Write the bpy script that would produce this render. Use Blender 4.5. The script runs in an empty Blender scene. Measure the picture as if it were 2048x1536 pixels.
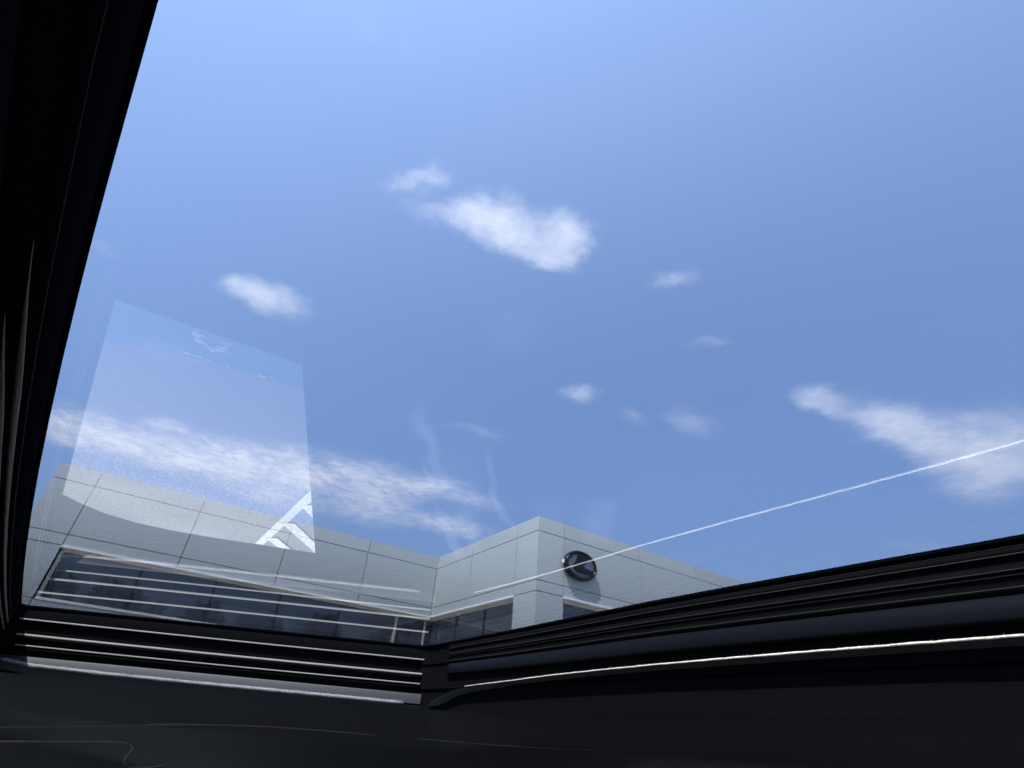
import bpy, bmesh, math, random
from mathutils import Vector, Matrix
random.seed(7)
S = bpy.context.scene
COL = S.collection
R = math.radians

# ------------------------------------------------------------------ camera
EYE = Vector((0.0, 0.0, 1.2))
RIGHT = Vector((0.81896503, -0.56953573, 0.07018072))
UP = Vector((-0.36954754, -0.42987997, 0.82379478))
FWD = Vector((0.43901128, 0.70059422, 0.56252719))
cd = bpy.data.cameras.new('camera'); cam = bpy.data.objects.new('camera', cd); COL.objects.link(cam)
cd.sensor_fit = 'HORIZONTAL'; cd.sensor_width = 36.0; cd.lens = 1037.89 / 2048 * 36
cd.clip_start = 0.01; cd.clip_end = 4000
m = Matrix.Identity(4)
for i in range(3):
    m[i][0] = RIGHT[i]; m[i][1] = UP[i]; m[i][2] = -FWD[i]; m[i][3] = EYE[i]
cam.matrix_world = m
S.camera = cam

# ------------------------------------------------------------------ light
SUN = Vector((-1.6, -1.0, 2.9)).normalized()
sl = bpy.data.lights.new('sun', 'SUN'); sun = bpy.data.objects.new('sun', sl); COL.objects.link(sun)
sl.energy = 3.4; sl.angle = R(0.5); sl.color = (1.0, 0.955, 0.88)
sun.rotation_euler = SUN.to_track_quat('Z', 'Y').to_euler(); sun.location = (0, 0, 30)

SKY_STRENGTH = 0.15
W = bpy.data.worlds.new('World'); S.world = W; W.use_nodes = True
nt = W.node_tree; nt.nodes.clear()
def N(tree, t, **kw):
    n = tree.nodes.new(t)
    for k, v in kw.items(): setattr(n, k, v)
    return n
def vm(tree, op, a, b=None):
    n = N(tree, 'ShaderNodeVectorMath', operation=op)
    for i, q in enumerate((a, b)):
        if q is None: continue
        if hasattr(q, 'links'): tree.links.new(q, n.inputs[i])
        else: n.inputs[i].default_value = q
    return n
def mm(tree, op, a, b=None, clamp=False):
    n = N(tree, 'ShaderNodeMath', operation=op, use_clamp=clamp)
    for i, q in enumerate((a, b)):
        if q is None: continue
        if hasattr(q, 'links'): tree.links.new(q, n.inputs[i])
        else: n.inputs[i].default_value = q
    return n.outputs[0]
def smooth(tree, v, lo, hi, o0=0.0, o1=1.0):
    n = N(tree, 'ShaderNodeMapRange', interpolation_type='SMOOTHSTEP')
    tree.links.new(v, n.inputs[0])
    n.inputs[1].default_value = lo; n.inputs[2].default_value = hi
    n.inputs[3].default_value = o0; n.inputs[4].default_value = o1
    return n.outputs[0]
def blobs(tree, vec, table, inner=0.0):
    """soft union of oriented elliptical patches laid out on a plane"""
    tot = None
    for (cx, cy, a, b, c, d, s) in table:
        sub = vm(tree, 'SUBTRACT', vec, (cx, cy, 0)).outputs[0]
        u = vm(tree, 'DOT_PRODUCT', sub, (a, b, 0)).outputs['Value']
        v = vm(tree, 'DOT_PRODUCT', sub, (c, d, 0)).outputs['Value']
        r2 = mm(tree, 'ADD', mm(tree, 'MULTIPLY', u, u), mm(tree, 'MULTIPLY', v, v))
        r = mm(tree, 'SQRT', r2)
        f = smooth(tree, r, inner, 1.25, s, 0.0)
        tot = f if tot is None else mm(tree, 'ADD', tot, mm(tree, 'MULTIPLY', f, mm(tree, 'SUBTRACT', 1.0, tot, True)))
    return tot

# cloud deck patches: centre and 2x2 shape matrix on the plane one unit above the ground, strength
CLOUDS = [
 (0.4275,0.7043,5.1535,-1.9801,2.6512,9.3316,1.0),(0.5212,0.6307,9.2563,-7.7888,6.9811,8.8985,0.9),
 (0.3263,0.7463,10.2647,-2.8156,2.6023,11.0737,0.62),(0.5321,0.721,9.7719,-5.778,6.6338,13.9447,0.8),
 (0.1699,0.7115,9.3,-5.2181,15.4484,17.9199,0.62),(0.2337,0.7738,9.1741,-3.2771,7.6379,15.8087,0.42),
 (-0.0052,1.3476,6.9184,-0.587,2.4754,9.029,0.85),(-0.0868,1.3539,16.0678,0.0206,1.5307,13.9891,0.6),
 (-0.4204,1.4433,15.5742,3.6228,-5.5861,18.2472,0.3),(0.8224,0.5826,6.3792,-9.8855,15.3379,10.2792,0.5),
 (1.0947,0.6972,6.3477,-8.036,13.6822,16.4181,0.42),(0.9957,1.141,8.7647,-6.9066,6.509,10.4827,0.62),
 (1.2307,1.1301,9.643,-6.7431,1.4898,11.9952,0.36),(1.4288,1.0163,4.7598,-4.0765,1.0766,7.6798,0.45),
 (0.8575,1.6155,4.1226,-1.8932,3.1824,13.4001,0.33),(2.1093,0.528,1.25,-2.4,1.65,5.0,0.9),
 (2.4201,0.4266,1.0,-3.3,1.75,1.15,0.85),(1.618,0.6493,5.215,-6.0924,2.0751,12.8323,0.6),
 (2.6578,0.5721,1.6,-4.0,1.5,3.4,0.6),(1.941,0.5828,3.5986,-5.9852,2.4577,8.1132,0.6),
 (-0.5437,2.834,5.0327,0.3483,1.3311,2.9647,1.0),(-0.3311,2.8304,3.9712,0.1522,0.2784,3.029,1.0),
 (-0.0615,2.7895,3.6412,-0.1813,0.5062,2.4319,1.0),(0.2154,2.6798,3.159,-0.4246,0.5021,2.3453,1.0),
 (0.522,2.5475,3.1512,-0.7836,0.7165,2.1873,0.95),(0.8003,2.4481,3.4484,-1.2459,0.9851,2.2489,0.9),
 (0.9901,2.2636,4.4617,-2.3045,2.9817,3.068,0.8),(1.3455,2.6961,2.3756,-1.1018,0.5345,3.8821,0.8),
 (0.903,2.8375,2.8551,-0.9282,0.5273,2.8999,0.7),(1.2595,2.2237,3.8243,-1.9178,0.8761,5.8605,0.5),
 (0.4481,3.0296,2.5198,-0.4656,0.6531,3.8488,0.6),(-0.1763,2.4758,8.9914,-0.2689,3.5481,10.0371,0.5),
 (2.4075,0.9622,2.8819,-4.8322,5.1185,12.9316,0.22),(3.3643,1.0667,1.6833,-3.6804,2.4375,5.4221,0.3),
 (-0.2332,1.8492,4.3513,0.0943,1.9074,9.5713,0.25)]
sky = N(nt, 'ShaderNodeTexSky', sky_type='NISHITA'); sky.sun_disc = False
sky.sun_elevation = math.asin(SUN.z); sky.sun_rotation = math.atan2(SUN.x, SUN.y)
sky.altitude = 100; sky.air_density = 0.85; sky.dust_density = 0.9; sky.ozone_density = 2.2
tc = N(nt, 'ShaderNodeTexCoord')
sep = N(nt, 'ShaderNodeSeparateXYZ'); nt.links.new(tc.outputs['Generated'], sep.inputs[0])
zz = mm(nt, 'MAXIMUM', sep.outputs[2], 0.03)
cmb = N(nt, 'ShaderNodeCombineXYZ')
nt.links.new(mm(nt, 'DIVIDE', sep.outputs[0], zz), cmb.inputs[0])
nt.links.new(mm(nt, 'DIVIDE', sep.outputs[1], zz), cmb.inputs[1])
deck = cmb.outputs[0]
# ragged edges: displace the deck lookup with noise
wn = N(nt, 'ShaderNodeTexNoise'); wn.inputs['Scale'].default_value = 7.0; wn.inputs['Detail'].default_value = 9; wn.inputs['Roughness'].default_value = 0.62
nt.links.new(deck, wn.inputs['Vector'])
wob = vm(nt, 'MULTIPLY', vm(nt, 'SUBTRACT', wn.outputs['Color'], (0.5, 0.5, 0.5)).outputs[0], (0.16, 0.16, 0)).outputs[0]
deckw = vm(nt, 'ADD', deck, wob).outputs[0]
mask = blobs(nt, deckw, CLOUDS)
n1 = N(nt, 'ShaderNodeTexNoise'); n1.inputs['Scale'].default_value = 5.5; n1.inputs['Detail'].default_value = 9; n1.inputs['Roughness'].default_value = 0.6
nt.links.new(deck, n1.inputs['Vector'])
n2 = N(nt, 'ShaderNodeTexNoise'); n2.inputs['Scale'].default_value = 17.0; n2.inputs['Detail'].default_value = 6; n2.inputs['Roughness'].default_value = 0.65
nt.links.new(deckw, n2.inputs['Vector'])
sdk = N(nt, 'ShaderNodeSeparateXYZ'); nt.links.new(deck, sdk.inputs[0])
mott = smooth(nt, sdk.outputs[1], 1.6, 2.3, 0.22, 1.05)          # the far bank is mottled, the near clouds are silky
dens = mm(nt, 'ADD', mm(nt, 'MULTIPLY', n1.outputs[0], 0.9), mm(nt, 'MULTIPLY', mm(nt, 'SUBTRACT', n2.outputs[0], 0.5), mott))
dens = mm(nt, 'ADD', dens, 0.13)
alpha = smooth(nt, mm(nt, 'MULTIPLY', mask, dens), 0.03, 0.84, 0.0, 0.82)
ccol = N(nt, 'ShaderNodeRGB'); ccol.outputs[0].default_value = (4.3, 4.35, 4.6, 1)
# forward scattering haze brightening the sky towards the sun
sdot = vm(nt, 'DOT_PRODUCT', tc.outputs['Generated'], tuple(SUN)).outputs['Value']
glow = mm(nt, 'POWER', mm(nt, 'MAXIMUM', mm(nt, 'DIVIDE', mm(nt, 'ADD', sdot, 0.25), 1.25), 0.0), 1.5)
gv = vm(nt, 'SCALE', (1.05, 1.45, 1.95)); nt.links.new(glow, gv.inputs['Scale'])
base = vm(nt, 'MULTIPLY', sky.outputs[0], (0.86, 0.845, 0.86)).outputs[0]
base = vm(nt, 'ADD', base, gv.outputs[0]).outputs[0]
mix = N(nt, 'ShaderNodeMix', data_type='RGBA')
nt.links.new(alpha, mix.inputs[0]); nt.links.new(base, mix.inputs[6]); nt.links.new(ccol.outputs[0], mix.inputs[7])
bg = N(nt, 'ShaderNodeBackground'); bg.inputs[1].default_value = SKY_STRENGTH
nt.links.new(mix.outputs[2], bg.inputs[0])
wo = N(nt, 'ShaderNodeOutputWorld'); nt.links.new(bg.outputs[0], wo.inputs[0])

S.view_settings.view_transform = 'Standard'; S.view_settings.look = 'None'
S.view_settings.gamma = 1.0; S.view_settings.exposure = 2.72

# ------------------------------------------------------------------ materials
def mat(name, col, rough=0.5, metal=0.0, spec=0.5, var=0.0, vscale=5.0, bump=0.0, bscale=200.0, sheen=0.0, coat=0.0, ior=1.5):
    M = bpy.data.materials.new(name); M.use_nodes = True; t = M.node_tree
    b = t.nodes['Principled BSDF']
    b.inputs['Base Color'].default_value = (*col, 1); b.inputs['Roughness'].default_value = rough
    b.inputs['Metallic'].default_value = metal; b.inputs['Specular IOR Level'].default_value = spec
    b.inputs['Sheen Weight'].default_value = sheen; b.inputs['Coat Weight'].default_value = coat; b.inputs['IOR'].default_value = ior
    geo = N(t, 'ShaderNodeNewGeometry')
    if var:
        n = N(t, 'ShaderNodeTexNoise'); n.inputs['Scale'].default_value = vscale; n.inputs['Detail'].default_value = 6
        t.links.new(geo.outputs['Position'], n.inputs['Vector'])
        mr = N(t, 'ShaderNodeMapRange'); mr.inputs[1].default_value = 0.3; mr.inputs[2].default_value = 0.7
        mr.inputs[3].default_value = 1 - var; mr.inputs[4].default_value = 1 + var; t.links.new(n.outputs[0], mr.inputs[0])
        v = vm(t, 'SCALE', (*col,)); t.links.new(mr.outputs[0], v.inputs['Scale'])
        t.links.new(v.outputs[0], b.inputs['Base Color'])
    if bump:
        n = N(t, 'ShaderNodeTexNoise'); n.inputs['Scale'].default_value = bscale; n.inputs['Detail'].default_value = 3
        t.links.new(geo.outputs['Position'], n.inputs['Vector'])
        bp = N(t, 'ShaderNodeBump'); bp.inputs['Strength'].default_value = bump; bp.inputs['Distance'].default_value = 0.002
        t.links.new(n.outputs[0], bp.inputs['Height']); t.links.new(bp.outputs[0], b.inputs['Normal'])
    return M

def panel_mat():
    M = mat('grey_composite_panel', (0.36, 0.40, 0.41), 0.5, spec=0.4)
    t = M.node_tree; b = t.nodes['Principled BSDF']
    geo = N(t, 'ShaderNodeNewGeometry')
    at = N(t, 'ShaderNodeAttribute'); at.attribute_name = 'tone'
    n = N(t, 'ShaderNodeTexNoise'); n.inputs['Scale'].default_value = 0.8; n.inputs['Detail'].default_value = 5
    mp = N(t, 'ShaderNodeMapping'); mp.inputs['Scale'].default_value = (1, 1, 0.35); t.links.new(geo.outputs['Position'], mp.inputs[0]); t.links.new(mp.outputs[0], n.inputs['Vector'])
    f = mm(t, 'ADD', mm(t, 'MULTIPLY', n.outputs[0], 0.10), mm(t, 'ADD', mm(t, 'MULTIPLY', at.outputs['Fac'], 0.07), 0.92))
    v = vm(t, 'SCALE', (0.415, 0.447, 0.440)); t.links.new(f, v.inputs['Scale']); t.links.new(v.outputs[0], b.inputs['Base Color'])
    n3 = N(t, 'ShaderNodeTexNoise'); n3.inputs['Scale'].default_value = 1.4; n3.inputs['Detail'].default_value = 2
    t.links.new(geo.outputs['Position'], n3.inputs['Vector'])
    bp = N(t, 'ShaderNodeBump'); bp.inputs['Strength'].default_value = 0.08; bp.inputs['Distance'].default_value = 0.03
    t.links.new(n3.outputs[0], bp.inputs['Height']); t.links.new(bp.outputs[0], b.inputs['Normal'])
    return M
M_panel = panel_mat()
M_joint = mat('joint_shadow_backing', (0.05, 0.055, 0.06), 0.8)
M_lip = mat('white_aluminium_flashing', (0.85, 0.84, 0.79), 0.4, var=0.04)
M_cream = mat('cream_window_frame', (0.64, 0.60, 0.50), 0.5, var=0.06)
M_mull = mat('dark_mullion', (0.02, 0.023, 0.028), 0.4)
M_lmull = mat('pale_mullion', (0.46, 0.46, 0.43), 0.4)
M_pane = mat('tinted_window_glass', (0.055, 0.066, 0.085), 0.02, spec=0.7, ior=1.6, bump=0.0)
M_roofing = mat('roof_membrane', (0.45, 0.45, 0.43), 0.8, var=0.1)
M_emb = mat('dark_chrome', (0.010, 0.010, 0.014), 0.28, spec=0.25)
M_embf = mat('emblem_field', (0.10, 0.125, 0.15), 0.3, spec=0.5, var=0.1, vscale=3)
M_blk = mat('black_satin_plastic', (0.0056, 0.0056, 0.0064), 0.8, spec=0.0, bump=0.1, bscale=900)
M_blk2 = mat('black_rubber', (0.0032, 0.0038, 0.0055), 0.8, spec=0.0)
M_ridge = mat('smoked_ridge_plastic', (0.040, 0.034, 0.028), 0.6, spec=0.08)
M_rridge = mat('ridge_brown_highlight', (0.26, 0.195, 0.145), 0.55, spec=0.25)  # warm highlights of the rear ridges put into the base colour
M_band = mat('slate_gloss_plastic', (0.0050, 0.0060, 0.0078), 0.5, spec=0.05)
M_rib = mat('brushed_aluminium_rib', (0.31, 0.30, 0.27), 0.5, metal=0.2, var=0.06, vscale=30)
M_trim = mat('pale_fabric_piping', (0.86, 0.76, 0.56), 0.5, sheen=0.6, var=0.15, vscale=300, bump=0.6, bscale=900, coat=0.5)
M_trimb = mat('grey_fabric_edge', (0.25, 0.25, 0.245), 0.6, sheen=0.4, var=0.5, vscale=500, bump=1.0, bscale=700)
M_led = mat('slate_ledge', (0.0085, 0.0098, 0.0145), 0.5, spec=0.35, var=0.12, vscale=20)
M_head = mat('charcoal_headliner', (0.135, 0.138, 0.144), 0.95, spec=0.15, var=0.12, vscale=400, bump=0.5, bscale=1500)
M_seat = mat('black_leather', (0.09, 0.085, 0.08), 0.5, bump=0.2, bscale=300)
M_paint = mat('silver_car_paint', (0.40, 0.42, 0.44), 0.3, metal=0.6, coat=1.0)
M_tyre = mat('tyre_rubber', (0.015, 0.015, 0.015), 0.85)
M_rim = mat('alloy_rim', (0.5, 0.5, 0.5), 0.3, metal=0.9)
M_bark = mat('bark', (0.09, 0.065, 0.045), 0.9, var=0.3, vscale=9)
M_pole = mat('galvanised_pole', (0.12, 0.12, 0.12), 0.5, metal=0.4)

def glass_mat(name, tint, ior, faint_refl=None):
    M = bpy.data.materials.new(name); M.use_nodes = True; t = M.node_tree; t.nodes.clear()
    out = N(t, 'ShaderNodeOutputMaterial')
    tr = N(t, 'ShaderNodeBsdfTransparent')
    gl = N(t, 'ShaderNodeBsdfGlossy'); gl.inputs[0].default_value = (1, 1, 1, 1); gl.inputs['Roughness'].default_value = 0.004
    geo = N(t, 'ShaderNodeNewGeometry')
    dt = vm(t, 'DOT_PRODUCT', geo.outputs['Normal'], geo.outputs['Incoming']).outputs['Value']
    c = mm(t, 'ABSOLUTE', dt)
    # absorption grows with the slanted path through the sheet
    s2 = mm(t, 'DIVIDE', mm(t, 'SUBTRACT', 1.0, mm(t, 'MULTIPLY', c, c)), 2.25)
    ex = mm(t, 'DIVIDE', 1.0, mm(t, 'SQRT', mm(t, 'SUBTRACT', 1.0, s2)))
    cc = N(t, 'ShaderNodeCombineColor')
    for i_ in range(3): t.links.new(mm(t, 'POWER', tint[i_], ex), cc.inputs[i_])
    t.links.new(cc.outputs[0], tr.inputs[0])
    k = mm(t, 'POWER', mm(t, 'SUBTRACT', 1.0, c, True), 5.0)
    r0 = ((ior - 1) / (ior + 1)) ** 2
    f = mm(t, 'ADD', mm(t, 'MULTIPLY', k, 1 - r0), r0)
    f = mm(t, 'DIVIDE', mm(t, 'MULTIPLY', f, 2.0), mm(t, 'ADD', f, 1.0))     # both faces of the sheet
    mx = N(t, 'ShaderNodeMixShader'); t.links.new(f, mx.inputs[0]); t.links.new(tr.outputs[0], mx.inputs[1]); t.links.new(gl.outputs[0], mx.inputs[2])
    last = mx.outputs[0]
    if faint_refl:
        di = N(t, 'ShaderNodeBsdfTranslucent'); di.inputs[0].default_value = (0.85, 0.85, 0.9, 1)  # pale patches imitating faint cabin reflections, plus fine specks
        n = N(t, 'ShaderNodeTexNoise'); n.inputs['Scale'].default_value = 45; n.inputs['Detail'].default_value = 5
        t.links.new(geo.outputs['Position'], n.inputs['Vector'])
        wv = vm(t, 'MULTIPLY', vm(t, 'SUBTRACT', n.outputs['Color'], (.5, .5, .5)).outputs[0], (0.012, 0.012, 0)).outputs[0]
        b = blobs(t, vm(t, 'ADD', geo.outputs['Position'], wv).outputs[0], faint_refl, 0.3)
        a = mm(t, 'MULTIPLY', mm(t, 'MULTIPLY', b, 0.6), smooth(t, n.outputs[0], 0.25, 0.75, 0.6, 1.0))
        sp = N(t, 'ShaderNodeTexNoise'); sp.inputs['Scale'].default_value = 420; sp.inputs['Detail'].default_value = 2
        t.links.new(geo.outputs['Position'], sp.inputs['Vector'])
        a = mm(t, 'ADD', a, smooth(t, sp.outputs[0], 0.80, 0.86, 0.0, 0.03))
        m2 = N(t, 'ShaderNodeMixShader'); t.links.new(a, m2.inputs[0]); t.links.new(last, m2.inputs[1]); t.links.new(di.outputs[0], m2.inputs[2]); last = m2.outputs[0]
    t.links.new(last, out.inputs[0])
    return M
FAINT_REFL = [(0.088, 0.223, 124.011, -97.986, 41.695, 11.571, 0.01),  # faint reflections painted as pale patches on the glass plane
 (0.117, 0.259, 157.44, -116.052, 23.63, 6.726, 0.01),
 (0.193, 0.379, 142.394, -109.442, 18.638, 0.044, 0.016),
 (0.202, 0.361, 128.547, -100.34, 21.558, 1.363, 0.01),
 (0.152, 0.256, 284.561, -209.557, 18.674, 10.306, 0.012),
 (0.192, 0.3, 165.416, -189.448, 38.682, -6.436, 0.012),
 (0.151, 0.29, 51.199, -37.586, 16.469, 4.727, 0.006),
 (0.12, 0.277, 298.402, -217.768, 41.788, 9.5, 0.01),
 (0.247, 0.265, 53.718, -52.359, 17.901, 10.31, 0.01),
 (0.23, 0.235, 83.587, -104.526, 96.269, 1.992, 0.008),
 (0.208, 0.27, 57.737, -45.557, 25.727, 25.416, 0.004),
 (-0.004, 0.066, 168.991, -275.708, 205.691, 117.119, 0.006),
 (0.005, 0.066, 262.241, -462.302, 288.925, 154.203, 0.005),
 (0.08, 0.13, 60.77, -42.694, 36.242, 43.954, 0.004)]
M_sunglass = glass_mat('tinted_sunroof_glass', (0.30, 0.315, 0.345), 1.5, FAINT_REFL)
M_sideglass = glass_mat('clear_side_glass', (0.30, 0.31, 0.31), 1.45)
M_screen = glass_mat('shaded_windscreen_glass', (0.25, 0.265, 0.27), 1.45)

def ground_mat(name, c1, c2, scale=260.0):
    M = mat(name, c1, 0.9, spec=0.2)
    t = M.node_tree; b = t.nodes['Principled BSDF']; geo = N(t, 'ShaderNodeNewGeometry')
    n = N(t, 'ShaderNodeTexNoise'); n.inputs['Scale'].default_value = scale; n.inputs['Detail'].default_value = 2
    n2 = N(t, 'ShaderNodeTexNoise'); n2.inputs['Scale'].default_value = 1.3; n2.inputs['Detail'].default_value = 8
    n3 = N(t, 'ShaderNodeTexNoise'); n3.inputs['Scale'].default_value = 28; n3.inputs['Detail'].default_value = 4
    for q in (n, n2, n3): t.links.new(geo.outputs['Position'], q.inputs['Vector'])
    f = mm(t, 'ADD', mm(t, 'ADD', mm(t, 'MULTIPLY', n.outputs[0], 1.3), mm(t, 'MULTIPLY', n3.outputs[0], 0.5)), mm(t, 'MULTIPLY', n2.outputs[0], 0.6))
    sx = N(t, 'ShaderNodeSeparateXYZ'); t.links.new(geo.outputs['Position'], sx.inputs[0])
    amp = smooth(t, mm(t, 'ADD', sx.outputs[1], mm(t, 'MULTIPLY', n2.outputs[0], 1.0)), 4.2, 5.4, 0.35, 1.25)   # speckle weaker beside the bay, stronger beyond
    f = mm(t, 'ADD', mm(t, 'MULTIPLY', mm(t, 'SUBTRACT', f, 1.2), amp), 1.2)
    f = smooth(t, f, 0.75, 1.65)
    mx = N(t, 'ShaderNodeMix', data_type='RGBA'); t.links.new(f, mx.inputs[0]); mx.inputs[6].default_value = (*c1, 1); mx.inputs[7].default_value = (*c2, 1)
    t.links.new(mx.outputs[2], b.inputs['Base Color'])
    return M
M_ground = ground_mat('weathered_asphalt', (0.155, 0.145, 0.145), (0.350, 0.328, 0.322), 40)
M_white = ground_mat('worn_white_paint', (0.50, 0.49, 0.46), (0.80, 0.79, 0.76), 40)
M_blue = ground_mat('faded_blue_paint', (0.11, 0.18, 0.24), (0.16, 0.245, 0.31), 30)

M_worn = ground_mat('lifted_paint', (0.34, 0.38, 0.42), (0.55, 0.57, 0.58), 40)

def leaf_mat():
    M = mat('foliage', (0.05, 0.09, 0.03), 0.6)
    t = M.node_tree; b = t.nodes['Principled BSDF']; geo = N(t, 'ShaderNodeNewGeometry')
    n = N(t, 'ShaderNodeTexNoise'); n.inputs['Scale'].default_value = 1.5; t.links.new(geo.outputs['Position'], n.inputs['Vector'])
    mx = N(t, 'ShaderNodeMix', data_type='RGBA'); t.links.new(n.outputs[0], mx.inputs[0]); mx.inputs[6].default_value = (0.03, 0.055, 0.02, 1); mx.inputs[7].default_value = (0.08, 0.12, 0.04, 1)
    t.links.new(mx.outputs[2], b.inputs['Base Color']); return M
M_leaf = leaf_mat()

# ------------------------------------------------------------------ helpers
def obj(name, bm, M, parent=None, smooth_=False, label=None):
    me = bpy.data.meshes.new(name)
    bmesh.ops.recalc_face_normals(bm, faces=bm.faces)
    bm.to_mesh(me); bm.free(); me.materials.append(M)
    if smooth_:
        for p in me.polygons: p.use_smooth = True
    o = bpy.data.objects.new(name, me); COL.objects.link(o)
    if parent: o.parent = parent; o.matrix_parent_inverse = parent.matrix_world.inverted()
    if label: o['label'] = label
    return o
def thing(name, label, cat, loc=(0, 0, 0), group=None):
    o = bpy.data.objects.new(name, None); COL.objects.link(o); o.location = loc; o.empty_display_size = 0.2
    o.matrix_world = Matrix.Translation(Vector(loc))
    o['label'] = label; o['category'] = cat
    if group: o['group'] = group
    return o
def box(bm, x0, x1, y0, y1, z0, z1, bev=0.0):
    vs = [bm.verts.new((x, y, z)) for z in (z0, z1) for y in (y0, y1) for x in (x0, x1)]
    fs = [bm.faces.new([vs[i] for i in f]) for f in ((0, 2, 3, 1), (4, 5, 7, 6), (0, 1, 5, 4), (2, 6, 7, 3), (0, 4, 6, 2), (1, 3, 7, 5))]
    if bev:
        es = list({e for f in fs for e in f.edges})
        bmesh.ops.bevel(bm, geom=es, offset=bev, segments=2, affect='EDGES', profile=0.6)
    return fs
def tube(bm, pts, rads, seg=8, caps=True):
    pts = [Vector(p) for p in pts]; rings = []
    if not isinstance(rads, (list, tuple)): rads = [rads] * len(pts)
    for i, p in enumerate(pts):
        t = (pts[min(i + 1, len(pts) - 1)] - pts[max(i - 1, 0)]).normalized()
        a = t.cross(Vector((0, 0, 1))); a = a.normalized() if a.length > 1e-4 else Vector((1, 0, 0)); b = t.cross(a)
        rings.append([bm.verts.new(p + (a * math.cos(k * 2 * math.pi / seg) + b * math.sin(k * 2 * math.pi / seg)) * rads[i]) for k in range(seg)])
    for A, B in zip(rings, rings[1:]):
        for k in range(seg): bm.faces.new((A[k], A[(k + 1) % seg], B[(k + 1) % seg], B[k]))
    if caps: bm.faces.new(rings[0]); bm.faces.new(rings[-1][::-1])
def resample(pts, n):
    L = [0]
    for a, b in zip(pts, pts[1:]): L.append(L[-1] + (Vector(b) - Vector(a)).length)
    out = []
    for i in range(n + 1):
        s = L[-1] * i / n
        for k in range(len(pts) - 1):
            if s <= L[k + 1] + 1e-9:
                f = (s - L[k]) / (L[k + 1] - L[k]); out.append(Vector(pts[k]).lerp(Vector(pts[k + 1]), f)); break
    return out
def outward(pts, closed, centre):
    ns = []
    n = len(pts)
    for i in range(n):
        a = pts[(i - 1) % n] if closed else pts[max(i - 1, 0)]; b = pts[(i + 1) % n] if closed else pts[min(i + 1, n - 1)]
        t = (Vector(b) - Vector(a)); t.z = 0; t.normalize(); q = Vector((t.y, -t.x, 0))
        if q.dot(Vector((pts[i][0] - centre[0], pts[i][1] - centre[1], 0))) < 0: q = -q
        ns.append(q)
    return ns
def sweep(name, path, profile, M, parent, closed=False, smooth_=True, centre=(0.15, 0.45), solid=False, label=None):
    """sweep an (outward offset, height) profile along a plan path; path z is added to the profile height"""
    bm = bmesh.new(); ns = outward(path, closed, centre); rings = []
    for p, q in zip(path, ns):
        rings.append([bm.verts.new((p[0] + q.x * o, p[1] + q.y * o, p[2] + z + EYE.z)) for o, z in profile])
    n = len(rings); np_ = len(profile)
    for i in range(n if closed else n - 1):
        A, B = rings[i], rings[(i + 1) % n]
        for k in range(np_ if solid else np_ - 1):
            bm.faces.new((A[k], A[(k + 1) % np_], B[(k + 1) % np_], B[k]))
    if solid and not closed:
        bm.faces.new(rings[0]); bm.faces.new(rings[-1][::-1])
    return obj(name, bm, M, parent, smooth_, label)
def disc_profile(r, o, z, n=10):
    return [(o + r * math.cos(k * 2 * math.pi / n), z + r * math.sin(k * 2 * math.pi / n)) for k in range(n)]

# ------------------------------------------------------------------ setting
bm = bmesh.new(); bmesh.ops.create_grid(bm, x_segments=2, y_segments=2, size=1500)
g = obj('ground', bm, M_ground); g['kind'] = 'structure'
def ground_poly(name, polys, M, z):
    bm = bmesh.new()
    for poly in polys:
        bm.faces.new([bm.verts.new((x, y, z)) for x, y in poly])
    o = obj(name, bm, M); o['kind'] = 'structure'
    for f in o.data.polygons:
        if f.normal.z < 0: f.flip()
    return o
ground_poly('painted_bay', [[(-3.2, 1.2), (1.0, 1.2), (0.72, 2.42), (0.31, 2.58), (-0.2, 2.66), (-0.8, 2.9), (-3.2, 3.0)]], M_blue, 0.004)
def stripe(a, b, w):
    a, b = Vector(a), Vector(b); t = (b - a).normalized(); q = Vector((-t.y, t.x)) * w / 2
    return [tuple(a - q), tuple(b - q), tuple(b + q), tuple(a + q)]
ST = [stripe((0.818, 3.2), (0.809, 9.2), 0.076)]
for k in range(-1, 6):
    y = 4.33 + k * 0.60
    ST.append(stripe((0.853, y), (2.9, y + 2.8), 0.125))
ground_poly('boundary_line', ST[:1], M_white, 0.008)
ground_poly('hatched_markings', ST[1:], M_white, 0.012)
random.seed(3)
WORN = []
def flake(cx, cy, r):
    WORN.append([(cx + r * random.uniform(.6, 1.35) * math.cos(a * .6981), cy + r * .7 * random.uniform(.6, 1.35) * math.sin(a * .6981)) for a in range(9)])
for k in range(46):                                   # what is left of a round pavement symbol
    a = random.uniform(-.6, 3.9); rr_ = random.uniform(.55, 1.0)
    flake(-.155 + .085 * rr_ * math.cos(a), 2.44 + .085 * rr_ * math.sin(a), random.uniform(.006, .020))
for k in range(26):                                   # ragged pale rim where the blue paint has lifted
    t_ = random.random(); flake(-.28 + .5 * t_, 2.63 - .07 * t_ + random.gauss(0, .008), random.uniform(.005, .013))
for k in range(14): flake(-.66 + random.gauss(0, .02), 2.62 + random.gauss(0, .07), random.uniform(.006, .018))
bm = bmesh.new()
for k, poly in enumerate(WORN):
    bm.faces.new([bm.verts.new((x, y, 0.008 + 0.0001 * k)) for x, y in poly])
o = obj('worn_symbol', bm, M_worn); o['kind'] = 'structure'
for f in o.data.polygons:
    if f.normal.z < 0: f.flip()

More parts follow.
